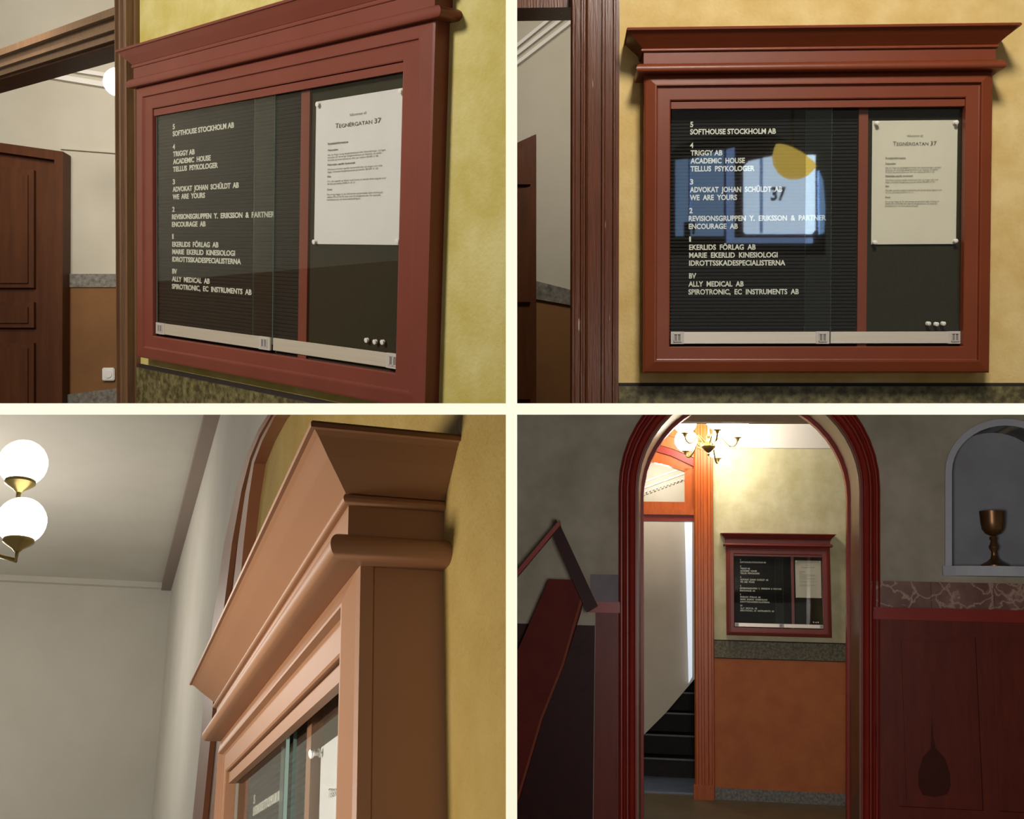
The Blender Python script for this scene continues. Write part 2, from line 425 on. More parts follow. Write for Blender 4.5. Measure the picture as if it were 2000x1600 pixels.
def cabinet(S, key, label, note_label, pin_where, note=True, pins=True, paper=None, loose=True):
    P = PAINT[key]; sx = S.sx; q = S.q; D = S.d
    X = lambda px, w=0.078: CX(px, w) * sx
    Z = lambda py, w=0.078: CZ(py, w)
    base = (0.0, 0.0, Z(728))
    t = thing('notice_cabinet', label, 'notice board', S, base)
    # carcass
    mb = MB()
    i0 = 1.5
    xo0, xo1, zo0, zo1 = X(1258 + i0), X(1938 - i0), Z(728 - i0), Z(139)
    xi0, xi1, zi0, zi1 = X(1302), X(1895), Z(684), Z(186)
    wb = D - 0.020 * q
    mb.box(xo0, xi0, -wb, 0, zo0, zo1).box(xi1, xo1, -wb, 0, zo0, zo1)
    mb.box(xi0, xi1, -wb, 0, zo0, zi0).box(xi0, xi1, -wb, 0, zi1, zo1)
    mb.box(xi0, xi1, -0.006 * q, 0, zi0, zi1)
    make('cabinet_body', mb, P, S, t)
    # four mitred frame rails with a sloped outer band and two steps
    prof = [(0, 0.0195), (0, 0.009), (3, 0.0065), (21, 0.0005), (23.5, 0.0005), (25, 0.0075), (27, 0.0085), (49.5, 0.0085), (51.5, 0.010), (52, 0.030)]
    for k in range(4):
        v = []; f = []
        for ins, dw in prof:
            x0, x1, z0, z1 = X(1258 + ins), X(1938 - ins), Z(728 - ins), Z(140 + ins)
            c = [(x0, z0), (x1, z0), (x1, z1), (x0, z1)]
            for cc in (c[k], c[(k + 1) % 4]): v.append((cc[0], -(D - dw * q), cc[1]))
        n = len(prof)
        f = [(2 * i, 2 * i + 1, 2 * i + 3, 2 * i + 2) for i in range(n - 1)] + [(0, 2 * n - 2, 2 * n - 1, 1)]
        f += [tuple(2 * i for i in range(n)), tuple(2 * i + 1 for i in range(n - 1, -1, -1))]
        make('frame_rail', MB().add(v, f), P, S, t)
    # top slot trim in front of the glass
    make('slot_trim', MB().box(X(1311), X(1886), -(D - 0.014 * q), -(D - 0.024 * q), Z(207), Z(193.3)), P, S, t)
    # entablature swept round three sides
    def sweep(name, pr, smooth=False, top=False):
        v = []; f = []; n = len(pr)
        for e, py in pr:
            em = e * K
            z = Z(py, 0.078 + max(em, 0) * 0.9) if key == 'TR' else 0.04 + (-(py - 434) * K - 0.04) * (1 - max(em, 0) / 2.6)
            if key == 'BL': z = Z(140) + (z - Z(140)) * 1.06
            yl = -(D + em * q); x0 = X(1258) - em * sx; x1 = X(1938) + em * sx
            v += [(x0, 0, z), (x0, yl, z), (x1, yl, z), (x1, 0, z)]
        for i in range(n):
            j = (i + 1) % n
            for s_ in range(3): f.append((i * 4 + s_, i * 4 + s_ + 1, j * 4 + s_ + 1, j * 4 + s_))
        f += [tuple(i * 4 for i in range(n)), tuple(i * 4 + 3 for i in range(n - 1, -1, -1))]
        return make(name, MB().add(v, f), P, S, t, smooth=smooth)
    arc = [(8 + 9.5 * math.cos(a), 130 - 9.2 * math.sin(a)) for a in [math.pi * (-0.5 + i / 10) for i in range(11)]]
    sweep('torus_moulding', [(-30, 139.2)] + arc + [(-30, 120.8)], True)
    sweep('frieze', [(-30, 121), (2, 121), (2, 97), (-30, 97)])
    arc = [(3 + 4 * math.cos(a), 94 - 3.8 * math.sin(a)) for a in [math.pi * (-0.5 + i / 6) for i in range(7)]]
    sweep('bead_moulding', [(-30, 97.8)] + arc + [(-30, 90.2)], True)
    sweep('cornice', [(-30, 90), (5, 90), (13, 80.5), (22, 70), (31, 58.5), (34, 55.5), (37, 55), (37.5, 52), (36, 50), (-30, 50)])
    # panels behind the glass
    wf = 0.032                                    # felt surface, canonical depth from the wall
    Y = lambda w_: -w_ * q
    if key == 'TL': Y = lambda w_: -(w_ * q)
    pitch = 7.0; v = []; f = []
    y = 194.0; rows = []
    while y < 684:
        rows += [(y, wf), (y + 1.0, wf - 0.0032), (y + 2.2, wf - 0.0032), (y + 3.2, wf)]
        y += pitch
    for (py, ww) in rows:
        v += [(X(1303, wf), Y(ww), Z(py, wf)), (X(1676, wf), Y(ww), Z(py, wf))]
    f = [(2 * i, 2 * i + 1, 2 * i + 3, 2 * i + 2) for i in range(len(rows) - 1)]
    lb = make('letter_panel', MB().add(v, f), FELT, S, t, label='black ribbed letter panel')
    make('pin_panel', MB().box(X(1691, wf), X(1893, wf), Y(wf), Y(wf - 0.02), Z(683, wf), Z(187, wf)), FELT_OLIVE, S, t, label='dark olive felt pin panel')
    make('mullion', MB().box(X(1675, 0.04), X(1693, 0.04), Y(0.044), Y(0.008), Z(683, 0.04), Z(187, 0.04)), P, S, t)
    for txt, a, b, py in LINES:
        m_ = text_mb(txt, X(a, wf), X(b, wf), Z(py, wf), 10.2 * K, Y(wf + 0.0004), bold=0.028, ext=0.0016 * q)
        make('letter_line', m_, LETTER, S, lb)
    # sliding glass panes with their aluminium grips
    for (a, b, wg) in ((1311, 1624, 0.0535), (1573, 1886, 0.0475)):
        mb = MB()
        x0, x1, z0, z1 = X(a, wg), X(b, wg), Z(660, wg), Z(194, wg)
        y0, y1 = Y(wg), Y(wg - 0.004)
        vv = [(x0, y0, z0), (x1, y0, z0), (x1, y0, z1), (x0, y0, z1), (x0, y1, z0), (x1, y1, z0), (x1, y1, z1), (x0, y1, z1)]
        mb.add(vv, [(0, 1, 2, 3), (4, 7, 6, 5), (1, 5, 6, 2), (0, 3, 7, 4), (0, 4, 5, 1), (3, 2, 6, 7)], 0)
        mb.m = [0, 0, 1, 1, 1, 1]
        make('glass_pane', mb, [GLASS, GLASS_EDGE], S, t)
    for (a, b, wg, caps) in ((1311, 1622, 0.056, (1311, 1595.5)), (1624, 1881, 0.050, (1855,))):
        r = make('slide_rail', MB().box(X(a, wg), X(b, wg), Y(wg), Y(wg - 0.010), Z(671, wg), Z(648, wg)), ALU, S, t, bevel=0.0006)
        for c in caps:
            m_ = MB()
            w1 = wg + 0.0016
            m_.box(X(c, w1), X(c + 26, w1), Y(w1), Y(wg - 0.009), Z(671.6, w1), Z(647.4, w1))
            w2 = w1 + 0.0022
            for (u0, u1, v0, v1) in ((5, 7.2, 652, 667), (11.8, 14, 652, 667), (18.6, 20.8, 652, 667), (5, 20.8, 650.4, 652.6), (5, 20.8, 665.6, 667.6)):
                m_.box(X(c + u0, w1), X(c + u1, w1), Y(w2), Y(w1), Z(v1, w1), Z(v0, w1))
            for (u0, u1) in ((7.2, 11.8), (14, 18.6)):
                m_.box(X(c + u0, w1), X(c + u1, w1), Y(w1 + 0.0003), Y(w1), Z(665.6, w1), Z(652.6, w1), 1)
            make('end_cap', m_, [ALU_CAP, CAP_DARK], S, r)
    # paper notice and pins
    wp = wf + 0.004
    if note:
        pt = thing('paper_notice', note_label, 'paper', S, (X(1784, wp), Y(wp), Z(478, wp)))
        NX, NZ = 8, 10; v = []
        curl = lambda a, b: 0.004 * math.sin(math.pi * a) * (0.4 + 0.6 * b) + 0.010 * max(0, a - 0.75) * b * 2
        for k2 in (0, 1):
            for j in range(NZ + 1):
                for i in range(NX + 1):
                    a, b = i / NX, j / NZ
                    px = 1702 + 165 * a + 1.4 * a * (1 - b); py = 237 + 241 * b
                    v.append((X(px, wp), Y(wp) - 0.35 * q * curl(a, b) + 0.0004 * k2, Z(py, wp)))
        n1 = (NX + 1) * (NZ + 1); f = []
        for k2 in (0, 1):
            for j in range(NZ):
                for i in range(NX):
                    b0 = k2 * n1 + j * (NX + 1) + i
                    f.append((b0, b0 + 1, b0 + NX + 2, b0 + NX + 1))
        make('sheet', MB().add(v, f), paper or PAPER, S, pt, smooth=True)
        wt = wp + 0.0055
        for txt, a, b, py, cp, bo in NOTE:
            m_ = text_mb(txt, X(a, wp), X(b, wp), Z(py, wp), cp * K, Y(wp) - 0.0026 * q, bold=bo, ext=0.0001)
            make('printed_line', m_, INK, S, pt)
    PINPROF = [(0.0006, 0), (0.0006, 0.003), (0.0042, 0.003), (0.0042, 0.0042), (0.0024, 0.0052), (0.0022, 0.0095), (0.0040, 0.0108), (0.0044, 0.0125), (0.0030, 0.0136)]
    plist = []
    if note: plist += [((1708.5, 242.5), 'upper left paper corner'), ((1861.5, 242.5), 'upper right paper corner'),
                       ((1706, 474), 'lower left paper corner'), ((1863, 472), 'lower right paper corner')]
    if loose: plist += [((1812, 632), 'leftmost of three loose pins'), ((1827.5, 633), 'middle of three loose pins'), ((1841, 632), 'rightmost of three loose pins')]
    if pins:
        for (a, b), wh in plist:
            c = (X(a, wp), Y(wp), Z(b, wp))
            pr = [(r * 1.15, h * (q if q < 0.9 else 1.0) * 1.1) for r, h in PINPROF]
            o = MB().lathe(pr, (0, 0, 0), 12, axis='y')
            ob = make('push_pin', o, PIN, S, smooth=True, clip=False)
            ob.matrix_world = S.M @ Matrix.Translation(c) @ Matrix.Rotation(0.12, 4, 'X') @ Matrix.Rotation(0.1, 4, 'Z')
            tag(ob, 'white push pin, ' + wh + ', ' + pin_where, 'push pin', 'push pins in the ' + pin_where)
    return t

# ------------------------------------------------------------------ shared room pieces
def flat(S, name, px0, py0, px1, py1, y0, y1, m, parent=None, ref='mid', **kw):
    """board parallel to the room's wall, given by the pixels of its front face at depth y0"""
    xm, ym = (px0 + px1) / 2, (py0 + py1) / 2
    x0, x1 = S.un(px0, ym, 'y', y0).x, S.un(px1, ym, 'y', y0).x
    z0, z1 = S.un(xm, py1, 'y', y0).z, S.un(xm, py0, 'y', y0).z
    return make(name, MB().box(x0, x1, y0, y1, z0, z1), m, S, parent, **kw)

def poly(S, name, pts, y0, y1, m, parent=None, **kw):
    P = [S.un(a, b, 'y', y0) for a, b in pts]
    return make(name, MB().prism([(p.x, p.z) for p in P], y0, y1), m, S, parent, **kw)

def band(S, name, A, B, y0, y1, m, parent=None, **kw):
    a = [S.un(p, r, 'y', y0) for p, r in A]; b = [S.un(p, r, 'y', y0) for p, r in B]
    return make(name, MB().strip([(p.x, p.z) for p in a], [(p.x, p.z) for p in b], y0, y1), m, S, parent, **kw)

def fluted(S, prof, z0, z1, m, name, parent=None):
    """upright moulded casing: prof lists (x, w)"""
    return make(name, MB().add([(x, -w_, z) for z in (z0, z1) for x, w_ in prof],
                [(i, (i + 1) % len(prof), len(prof) + (i + 1) % len(prof), len(prof) + i) for i in range(len(prof))] +
                [tuple(range(len(prof) - 1, -1, -1)), tuple(range(len(prof), 2 * len(prof)))]), m, S, parent)

DADO = CZ(748, 0.0)                # top of the stone band, the same height in every room

# ================================================================== upper right room: the cabinet seen straight on
S = TR
xw = S.un(1206, 400).x
zt = 3.2
struct(make('wall_upper_right', MB().box(xw, 2.2, 0, 0.16, DADO - 1.0, zt), PLASTER['TR'], S), 'ochre plaster wall behind the straight-on notice cabinet', 'wall')
o = make('trim_1', MB().box(S.un(1209, 400).x, 2.2, -0.014, 0, DADO - 0.25, DADO - 0.008), STONE, S)
struct(o, 'speckled green brown stone dado band below the straight-on notice cabinet', 'dado')
make('shadow_gap', MB().box(S.un(1209, 400).x, 2.2, -0.006, 0, DADO - 0.008, DADO), DARKGAP, S, o)
pr = [(1114, 0), (1114, .040), (1118, .050), (1122, .050), (1124, .040), (1133, .040), (1135, .049), (1138, .049), (1139.5, .042), (1143, .042),
      (1144.5, .049), (1147, .045), (1148.5, .034), (1174, .034), (1176, .046), (1180, .046), (1182, .036), (1196, .036), (1198, .046), (1201, .046), (1202.5, .020), (1209, .020), (1209, 0)]
cs = thing('trim_2', 'brown gloss fluted door casing left of the straight-on notice cabinet', 'casing', S, (S.un(1160, 400).x, 0, DADO - 1.0))
cs['kind'] = 'structure'
fluted(S, [(S.un(a, 400, 'y', -w_).x, w_) for a, w_ in pr], DADO - 0.9, zt, CASING, 'casing_post', cs)
flat(S, 'transom_rail', 980, -90, 1116, 15, 0.0, 0.10, CASING, cs)
# stair hall behind
H = 1.5
wall = struct(flat(S, 'wall_hall_upper_right', 900, -1500, 1300, 1100, H, H + 0.1, GREIGE), 'pale greige stair hall wall behind the brown fluted casing', 'wall')
for a, b in (((1000, 92), (1130, -14)), ((1000, 108), (1130, 6)), ((1000, 126), (1130, 26))):
    band(S, 'raked_moulding', [a, b], [(a[0], a[1] + 8), (b[0], b[1] + 8)], H - 0.03, H, WHITE, wall)
band(S, 'dado_band', [(1040, 547), (1130, 570)], [(1040, 583), (1130, 599)], H - 0.02, H, STONE_GREY, wall)
poly(S, 'lower_wall', [(1040, 583), (1130, 599), (1130, 880), (1040, 880)], H - 0.01, H, OCHREDK, wall)
d = thing('door_1', 'brown panelled stair hall door behind the fluted casing, cut by the cream partition', 'door', S, S.un(1020, 700, 'y', H))
d['kind'] = 'structure'
poly(S, 'door_leaf', [(985, 290), (1047, 262), (1047, 880), (985, 880)], H - 0.06, H - 0.01, DOORWOOD, d)
for a, b in ((300, 360), (380, 590), (640, 780)):
    poly(S, 'door_panel', [(985, a), (1036, a - 16), (1036, b), (985, b)], H - 0.075, H - 0.055, DOORWOOD, d)
cabinet(S, 'TR', 'red-brown framed glass notice cabinet seen straight on against ochre wall',
        'white paper notice pinned in the straight-on notice cabinet', 'straight-on cabinet')

# street door behind the camera, whose daylight mirrors in the glass
DV = 6.0
def vr(px, py): 
    p = S.un(px, py, 'y', DV); return (p.x, p.z)
DAY = emit('daylit_door_glass', (0.62, 0.80, 1.0), 7.5)
REVEAL_GLOW = emit('reveal_daylight_glow', (0.36, 0.60, 1.0), 2.0)  # glow stands in for daylight falling on the arch reveals
DARKWOOD = mat('dark_street_door_wood', (0.06, 0.018, 0.010), 0.5)
FRAME_GLOW = emit('frame_daylight_glow', (0.36, 0.56, 1.0), 2.4)  # glow put in for bluish daylight on the door frame
sd = thing('street_door', 'street door with bright window and number 37, mirrored in the straight-on cabinet glass', 'door', S, (vr(1500, 480)[0], -DV, vr(1500, 480)[1]))
def back(name, pts, dy, m, parent=sd):
    mb = MB().prism([vr(a, b) for a, b in pts], -DV - 0.05 + dy, -DV + dy)
    return make(name, mb, m, S, parent, clip=False)
arch_o = [(1300, 320), (1316, 294), (1345, 281), (1420, 268), (1500, 268), (1545, 285), (1580, 318), (1600, 370), (1606, 420), (1606, 500), (1300, 500)]
back('door_leaf', arch_o, 0.0, DARKWOOD)
back('window', [(1447, 331), (1455, 323), (1510, 311), (1583, 311), (1583, 455), (1578, 461), (1451, 461), (1447, 456)], 0.06, DAY)
back('lit_reveal', [(1316, 320), (1340, 318), (1340, 465), (1316, 465)], 0.05, REVEAL_GLOW)
back('lit_reveal', [(1344, 318), (1408, 300), (1408, 465), (1344, 465)], 0.05, REVEAL_GLOW)
back('lit_frame_strip', [(1414, 300), (1428, 296), (1428, 478), (1414, 478)], 0.06, FRAME_GLOW)
back('lit_frame_strip', [(1414, 470), (1578, 470), (1578, 479), (1414, 479)], 0.07, FRAME_GLOW)
back('lit_frame_strip', [(1590, 340), (1598, 360), (1602, 410), (1600, 460), (1592, 462), (1590, 410)], 0.06, REVEAL_GLOW)
mb = text_mb('37', vr(1499, 0)[0], vr(1528, 0)[0], vr(0, 396)[1], abs(vr(0, 384)[1] - vr(0, 408)[1]), -DV + 0.08, bold=0.03, ext=0.004)
make('house_number', mb, DARKWOOD, S, sd, clip=False)
back('window_bar', [(1476, 318), (1482, 317), (1482, 461), (1476, 461)], 0.065, FRAME_GLOW)
back('handle_plate', [(1331, 440), (1343, 440), (1343, 470), (1331, 470)], 0.07, DARKWOOD)
hp = vr(1348, 452)
make('door_handle', MB().tube([(hp[0], -DV + 0.1, hp[1] + 0.05), (hp[0], -DV + 0.13, hp[1]), (hp[0], -DV + 0.1, hp[1] - 0.05)], [0.008, 0.016, 0.006]), BRASS, S, sd, clip=False)
lp = S.un(1541, 322, 'y', DV - 1.0); lp = Vector((lp.x, -(DV - 1.0), lp.z))
lamp = thing('pendant_lamp', 'yellow glass bowl pendant lamp mirrored in the straight-on cabinet glass', 'lamp', S, lp)
bowl = [(0.004, -0.115), (0.05, -0.105), (0.10, -0.075), (0.135, -0.03), (0.15, 0.02), (0.152, 0.045), (0.14, 0.03), (0.004, 0.02)]
ob = make('lamp_bowl', MB().lathe(bowl, (0, 0, 0), 28), emit('yellow_lamp_glass', (0.95, 0.66, 0.12), 4.5), S, None, smooth=True, clip=False)
ob.parent = lamp; ob.matrix_local = Matrix.Rotation(math.radians(30), 4, 'Y')
make('lamp_rod', MB().tube([lp, lp + Vector((0, 0, 0.5))], 0.008), BRASS, S, lamp, clip=False)

# ================================================================== upper left room: the cabinet seen from its right
S = TL
def xa(px, py, y=0.0): return S.un(px, py, 'y', y).x
def za(px, py, y=0.0): return S.un(px, py, 'y', y).z
x_open = xa(227, 400, -0.03); x_wall = xa(264, 400, -0.012)
zt = 3.2
struct(make('wall_upper_left', MB().box(x_wall, 2.2, 0, 0.16, DADO - 1.2, zt), PLASTER['TL'], S), 'green yellow plaster wall behind the cabinet seen from the right', 'wall')
o = make('trim_3', MB().box(x_wall, 2.2, -0.012, 0, DADO - 0.35, DADO - 0.010), STONE, S)
struct(o, 'speckled green brown stone dado band below the cabinet seen from the right', 'dado')
make('shadow_gap', MB().box(x_wall, 2.2, -0.005, 0, DADO - 0.010, DADO), DARKGAP, S, o)
cs = thing('trim_4', 'tan brown doorway casing left of the cabinet seen from the right', 'casing', S, (x_open, 0, DADO - 1.0))
cs['kind'] = 'structure'
W_ = x_wall - x_open
pr = [(0, 0), (0, .030), (.05, .034), (.10, .034), (.12, .026), (.38, .026), (.42, .034), (.50, .034), (.54, .026), (.80, .026), (.84, .032), (.92, .032), (.93, .012), (1.06, .012), (1.06, 0)]
fluted(S, [(x_open + W_ * a, w_) for a, w_ in pr], DADO - 0.9, zt, CASING_TL, 'casing_post', cs)
zc = lambda py: za(120, py, 0)
x_far = xa(4, 150)
for i, (a, b, y0) in enumerate(((58, 72, -0.018), (72, 86, 0.0), (86, 94, -0.008), (94, 108, 0.006))):
    make('transom_rail', MB().box(x_far - 0.5, x_open + 0.01, y0, 0.10, zc(b), zc(a)), CASING_TL, S, cs)
make('transom_rail', MB().box(x_far - 0.5, x_open + 0.01, 0.02, 0.13, zc(113), zc(107.5)), DOORWOOD, S, cs)
cabinet(S, 'TL', 'plum-brown framed glass notice cabinet seen from its right side',
        'white paper notice in the plum-brown cabinet seen from its right side', 'plum-brown cabinet', paper=PAPER_TL)
# stair hall beyond the doorway
S = TLH
wall = struct(flat(S, 'wall_hall_upper_left', -420, -420, 330, 540, 0.0, 0.1, GREIGE), 'pale greige stair hall wall seen through the doorway on the left', 'wall')
flat(S, 'dado_band', -420, 535, 330, 561, -0.02, 0.0, STONE_GREY, wall)
flat(S, 'lower_wall', -420, 561, 330, 900, -0.012, 0.0, OCHREDK, wall)
poly(S, 'skirting', [(100, 775), (330, 745), (330, 900), (100, 900)], -0.04, -0.012, STONE_GREY, wall)
poly(S, 'ceiling_moulding', [(60, 146), (330, 190), (330, 180), (60, 136)], -0.03, 0, WHITE, wall)
poly(S, 'ceiling_moulding', [(60, 128), (330, 168), (330, 160), (60, 120)], -0.03, 0, WHITE, wall)
poly(S, 'picture_rail', [(118, 291), (330, 307), (330, 304), (118, 288)], -0.015, 0, GREIGE, wall)
d = thing('door_2', 'dark brown panelled door at the far left edge of the photo', 'door', S, S.un(60, 788))
d['kind'] = 'structure'
poly(S, 'door_casing', [(-120, 262), (123, 296), (121, 900), (104, 900), (106, 312), (-120, 280)], -0.10, -0.01, DOORWOOD, d)
poly(S, 'door_leaf', [(-120, 278), (108, 311), (106, 900), (-120, 900)], -0.06, -0.012, DOORWOOD, d)
for a, b, c in ((330, 562, 0), (588, 640, 0), (668, 800, 0)):
    P_ = poly(S, 'door_panel', [(-100, a - 20 if a < 400 else a), (66, a + 2), (66, b), (-100, b)], -0.085, -0.058, DOORWOOD, d)
    poly(S, 'panel_moulding', [(-90, a + 8 if a > 400 else a - 8), (54, a + 12), (54, b - 9), (-90, b - 9)], -0.095, -0.084, DOORWOOD, P_)
ow = struct(make('wall_opposite', MB().box(-2.75, -2.65, -3.6, -0.7, 0.45, 2.2), GREIGE, S), 'pale greige wall facing the plum-brown cabinet, outside the view', 'wall')
make('lower_wall', MB().box(-2.75, -2.64, -3.6, -0.7, 0.0, 0.45), OCHREDK, S, ow)
gl = S.un(230, 160, 'y', -0.55)
lamp = thing('wall_lamp', 'lit round globe lamp half hidden by the doorway casing', 'lamp', S, gl)
make('globe', MB().ball(gl, 0.058), GLOBE_BL, S, lamp, smooth=True)
make('lamp_rod', MB().tube([gl + Vector((0, 0, 0.05)), gl + Vector((0, 0.3, 0.2)), gl + Vector((0, 0.55, 0.2))], 0.012), BRASS, S, lamp)
sk = S.un(211, 731, 'y', -0.03)
so = thing('wall_socket', 'small white wall socket low beside the tan brown casing', 'socket', S, sk)
make('socket_plate', MB().box(sk.x - 0.028, sk.x + 0.028, -0.03, -0.012, sk.z - 0.03, sk.z + 0.03), SOCKET, S, so, bevel=0.004)
make('socket_face', MB().lathe([(0.018, 0), (0.018, 0.004), (0.012, 0.004)], (sk.x, -0.03, sk.z), 16, axis='y'), SOCKET, S, so)

# ================================================================== lower left room: close view of the cornice from below
S = BL
xc = xa  # pixel helpers of this room
def P2(px, py, y=0.0):
    p = S.un(px, py, 'y', y); return (p.x, p.z)
top = 1.7
edge_in = [(372, 1640), (392, 1440), (400, 1340), (416, 1210), (438, 1060), (462, 950), (484, 885), (505, 838), (530, 800), (560, 770)]
edge_out = [(420, 1640), (440, 1440), (446, 1340), (462, 1210), (476, 1060), (486, 970), (496, 905), (512, 862), (536, 815), (570, 775)]
# wall to the right of the opening, following the casing's outer line
v = []; f = []
edge_w = [(a - 4, b) for a, b in edge_out]
pq = [P2(a, b) for a, b in edge_w]
pq = [(pq[0][0], -3.0)] + pq + [(pq[-1][0] + 0.05, 3.0)]
for p in pq:
    v += [(p[0], 0, p[1]), (1.6, 0, p[1]), (1.6, 0.12, p[1]), (p[0], 0.12, p[1])]
n_ = len(pq) - 1
for i in range(n_):
    for j in range(4): f.append((i * 4 + j, i * 4 + (j + 1) % 4, i * 4 + 4 + (j + 1) % 4, i * 4 + 4 + j))
f += [(0, 1, 2, 3), (n_ * 4 + 3, n_ * 4 + 2, n_ * 4 + 1, n_ * 4)]
struct(make('wall_lower_left', MB().add(v, f), PLASTER['BL'], S), 'rough mustard plaster wall beside the close-up cornice', 'wall')
cs = thing('trim_5', 'brown arched doorway casing behind the close-up cornice', 'casing', S, (P2(400, 1500)[0], 0, P2(400, 1500)[1]))
cs['kind'] = 'structure'
CAS_BL = mat('warm_brown_casing', (0.24, 0.090, 0.042), 0.35, (0.20, 0.072, 0.034), 5, 0.05, 30)
mid1 = [((a[0] * 0.6 + b[0] * 0.4), (a[1] * 0.6 + b[1] * 0.4)) for a, b in zip(edge_in, edge_out)]
mid2 = [((a[0] * 0.3 + b[0] * 0.7), (a[1] * 0.3 + b[1] * 0.7)) for a, b in zip(edge_in, edge_out)]
band(S, 'casing_moulding', edge_in, mid1, -0.020, 0.06, CAS_BL, cs)
band(S, 'casing_moulding', mid1, mid2, -0.008, 0.06, DOORWOOD, cs)
band(S, 'casing_moulding', mid2, edge_out, -0.024, 0.0, CAS_BL, cs)
cabinet(S, 'BL', 'tan-brown notice cabinet seen close up from below its right cornice corner',
        'white paper notice glimpsed behind the close-up cabinet glass', 'close-up cabinet', loose=False, paper=PAPER_TL)
# ceiling and walls of the hall beyond
hz = 2.0
C0 = S.un(335, 1142, 'z', hz)
struct(make('ceiling_lower_left', MB().box(C0.x - 0.02, C0.x + 6, C0.y - 6, C0.y + 0.02, hz, hz + 0.05), GREIGE_BL, S), 'pale grey hall ceiling with moulded edges behind the close-up cornice', 'ceiling')
struct(make('wall_hall_side', MB().box(C0.x - 0.1, C0.x, C0.y - 6, C0.y + 0.1, -4.5, hz + 0.05), GREIGE_BL, S), 'pale grey hall wall below the moulded ceiling edge', 'wall')
struct(make('wall_hall_back', MB().box(C0.x, C0.x + 6, C0.y, C0.y + 0.1, -4.5, hz + 0.05), GREIGE_BL, S), 'pale grey hall wall between ceiling moulding and arched casing', 'wall')

# ================================================================== lower right room: view through the arch
S = BR
yF, yB = -1.6, -1.15              # front and back face of the arch wall
zf = S.un(1520, 1567, 'y', 0).z   # floor height
def B(px, py, y=0.0):
    p = S.un(px, py, 'y', y); return (p.x, p.z)
x_c = B(1394, 1200)[0]
zs1 = B(1520, 1255)[1]; zs0 = B(1520, 1288)[1]; zk = B(1520, 1544)[1]; zw = B(1520, 876)[1]
# far wall in its four courses
o = struct(make('wall_far', MB().box(x_c - 0.02, x_c + 2.6, 0, 0.16, zf - 0.2, zw + 1.0), PLASTER['BR'], S), 'mottled olive plaster wall behind the small cabinet seen through the arch', 'wall')
make('ceiling_band', MB().box(x_c - 0.02, x_c + 2.6, -0.02, 0, zw, zw + 1.0), WHITE, S, o)
make('shadow_gap', MB().box(x_c, x_c + 2.6, -0.004, 0, zs1, zs1 + 0.008), DARKGAP, S, o)
make('stone_band', MB().box(x_c, x_c + 2.6, -0.014, 0, zs0, zs1), STONE, S, o)
make('shadow_gap', MB().box(x_c, x_c + 2.6, -0.006, 0, zs0 - 0.006, zs0), DARKGAP, S, o)
make('lower_panel', MB().box(x_c, x_c + 2.6, -0.008, 0, zk, zs0 - 0.006), ORANGE, S, o)
make('skirting', MB().box(x_c, x_c + 2.6, -0.022, 0, zf, zk), STONE_GREY, S, o)
struct(make('floor', MB().box(-1.6, 2.4, -4.5, 0.35, zf - 0.1, zf), FLOORMAT, S), 'worn olive brown floor in front of and behind the red arch', 'floor')
# doorway to the stairs with its segmental fanlight
cs = thing('trim_6', 'orange red moulded doorway casing with fanlight left of the small cabinet', 'casing', S, (B(1375, 1560)[0], 0, zf))
cs['kind'] = 'structure'
pr = [(1356, 0), (1356, .05), (1359, .06), (1363, .06), (1364, .048), (1369, .048), (1370, .058), (1374, .058), (1375, .050), (1382, .050), (1383.5, .062), (1389, .062), (1390, .045), (1393, .045), (1394.5, .02), (1394.5, 0)]
fluted(S, [(S.un(a, 1200, 'y', -w_).x, w_) for a, w_ in pr], zf, B(1375, 800)[1], CASING_BR, 'casing_post', cs)
flat(S, 'plinth_block', 1355, 1534, 1395, 1567, -0.07, 0, CASING_BR, cs)
flat(S, 'transom_rail', 1200, 995, 1357, 1005, -0.05, 0.1, CASING_BR, cs)
flat(S, 'transom_rail', 1200, 1005, 1357, 1017, -0.03, 0.1, ARCHRED, cs)
sash = flat(S, 'fanlight_sash', 1200, 980, 1357, 995, -0.015, 0.06, CASING_BR, cs)
flat(S, 'fanlight_stile', 1337, 915, 1357, 982, -0.015, 0.06, CASING_BR, cs)
band(S, 'fanlight_head', [(1200, 892), (1257, 899), (1300, 908), (1338, 921)], [(1200, 870), (1265, 877), (1310, 890), (1357, 912)], -0.015, 0.06, CASING_BR, cs)
band(S, 'arch_moulding', [(1200, 870), (1265, 877), (1310, 890), (1357, 912)], [(1200, 858), (1272, 864), (1315, 877), (1357, 896)], -0.035, 0.08, ARCHRED, cs)
band(S, 'arch_moulding', [(1200, 858), (1272, 864), (1315, 877), (1360, 896)], [(1200, 828), (1285, 845), (1330, 858), (1372, 880)], -0.05, 0.08, CASING_BR, cs)
band(S, 'arch_moulding', [(1200, 828), (1285, 845), (1330, 858), (1372, 880)], [(1200, 805), (1300, 828), (1345, 843), (1392, 868)], -0.065, 0.08, CASING_BR, cs)
fg = flat(S, 'fanlight_glass', 1200, 890, 1338, 981, 0.02, 0.026, GLASS, cs)
wall_ab = struct(poly(S, 'wall_over_door', [(1200, 700), (1395, 700), (1395, 872), (1345, 850), (1300, 835), (1200, 812)], 0.02, 0.14, TAN), 'tan plaster above the fanlight doorway', 'wall')
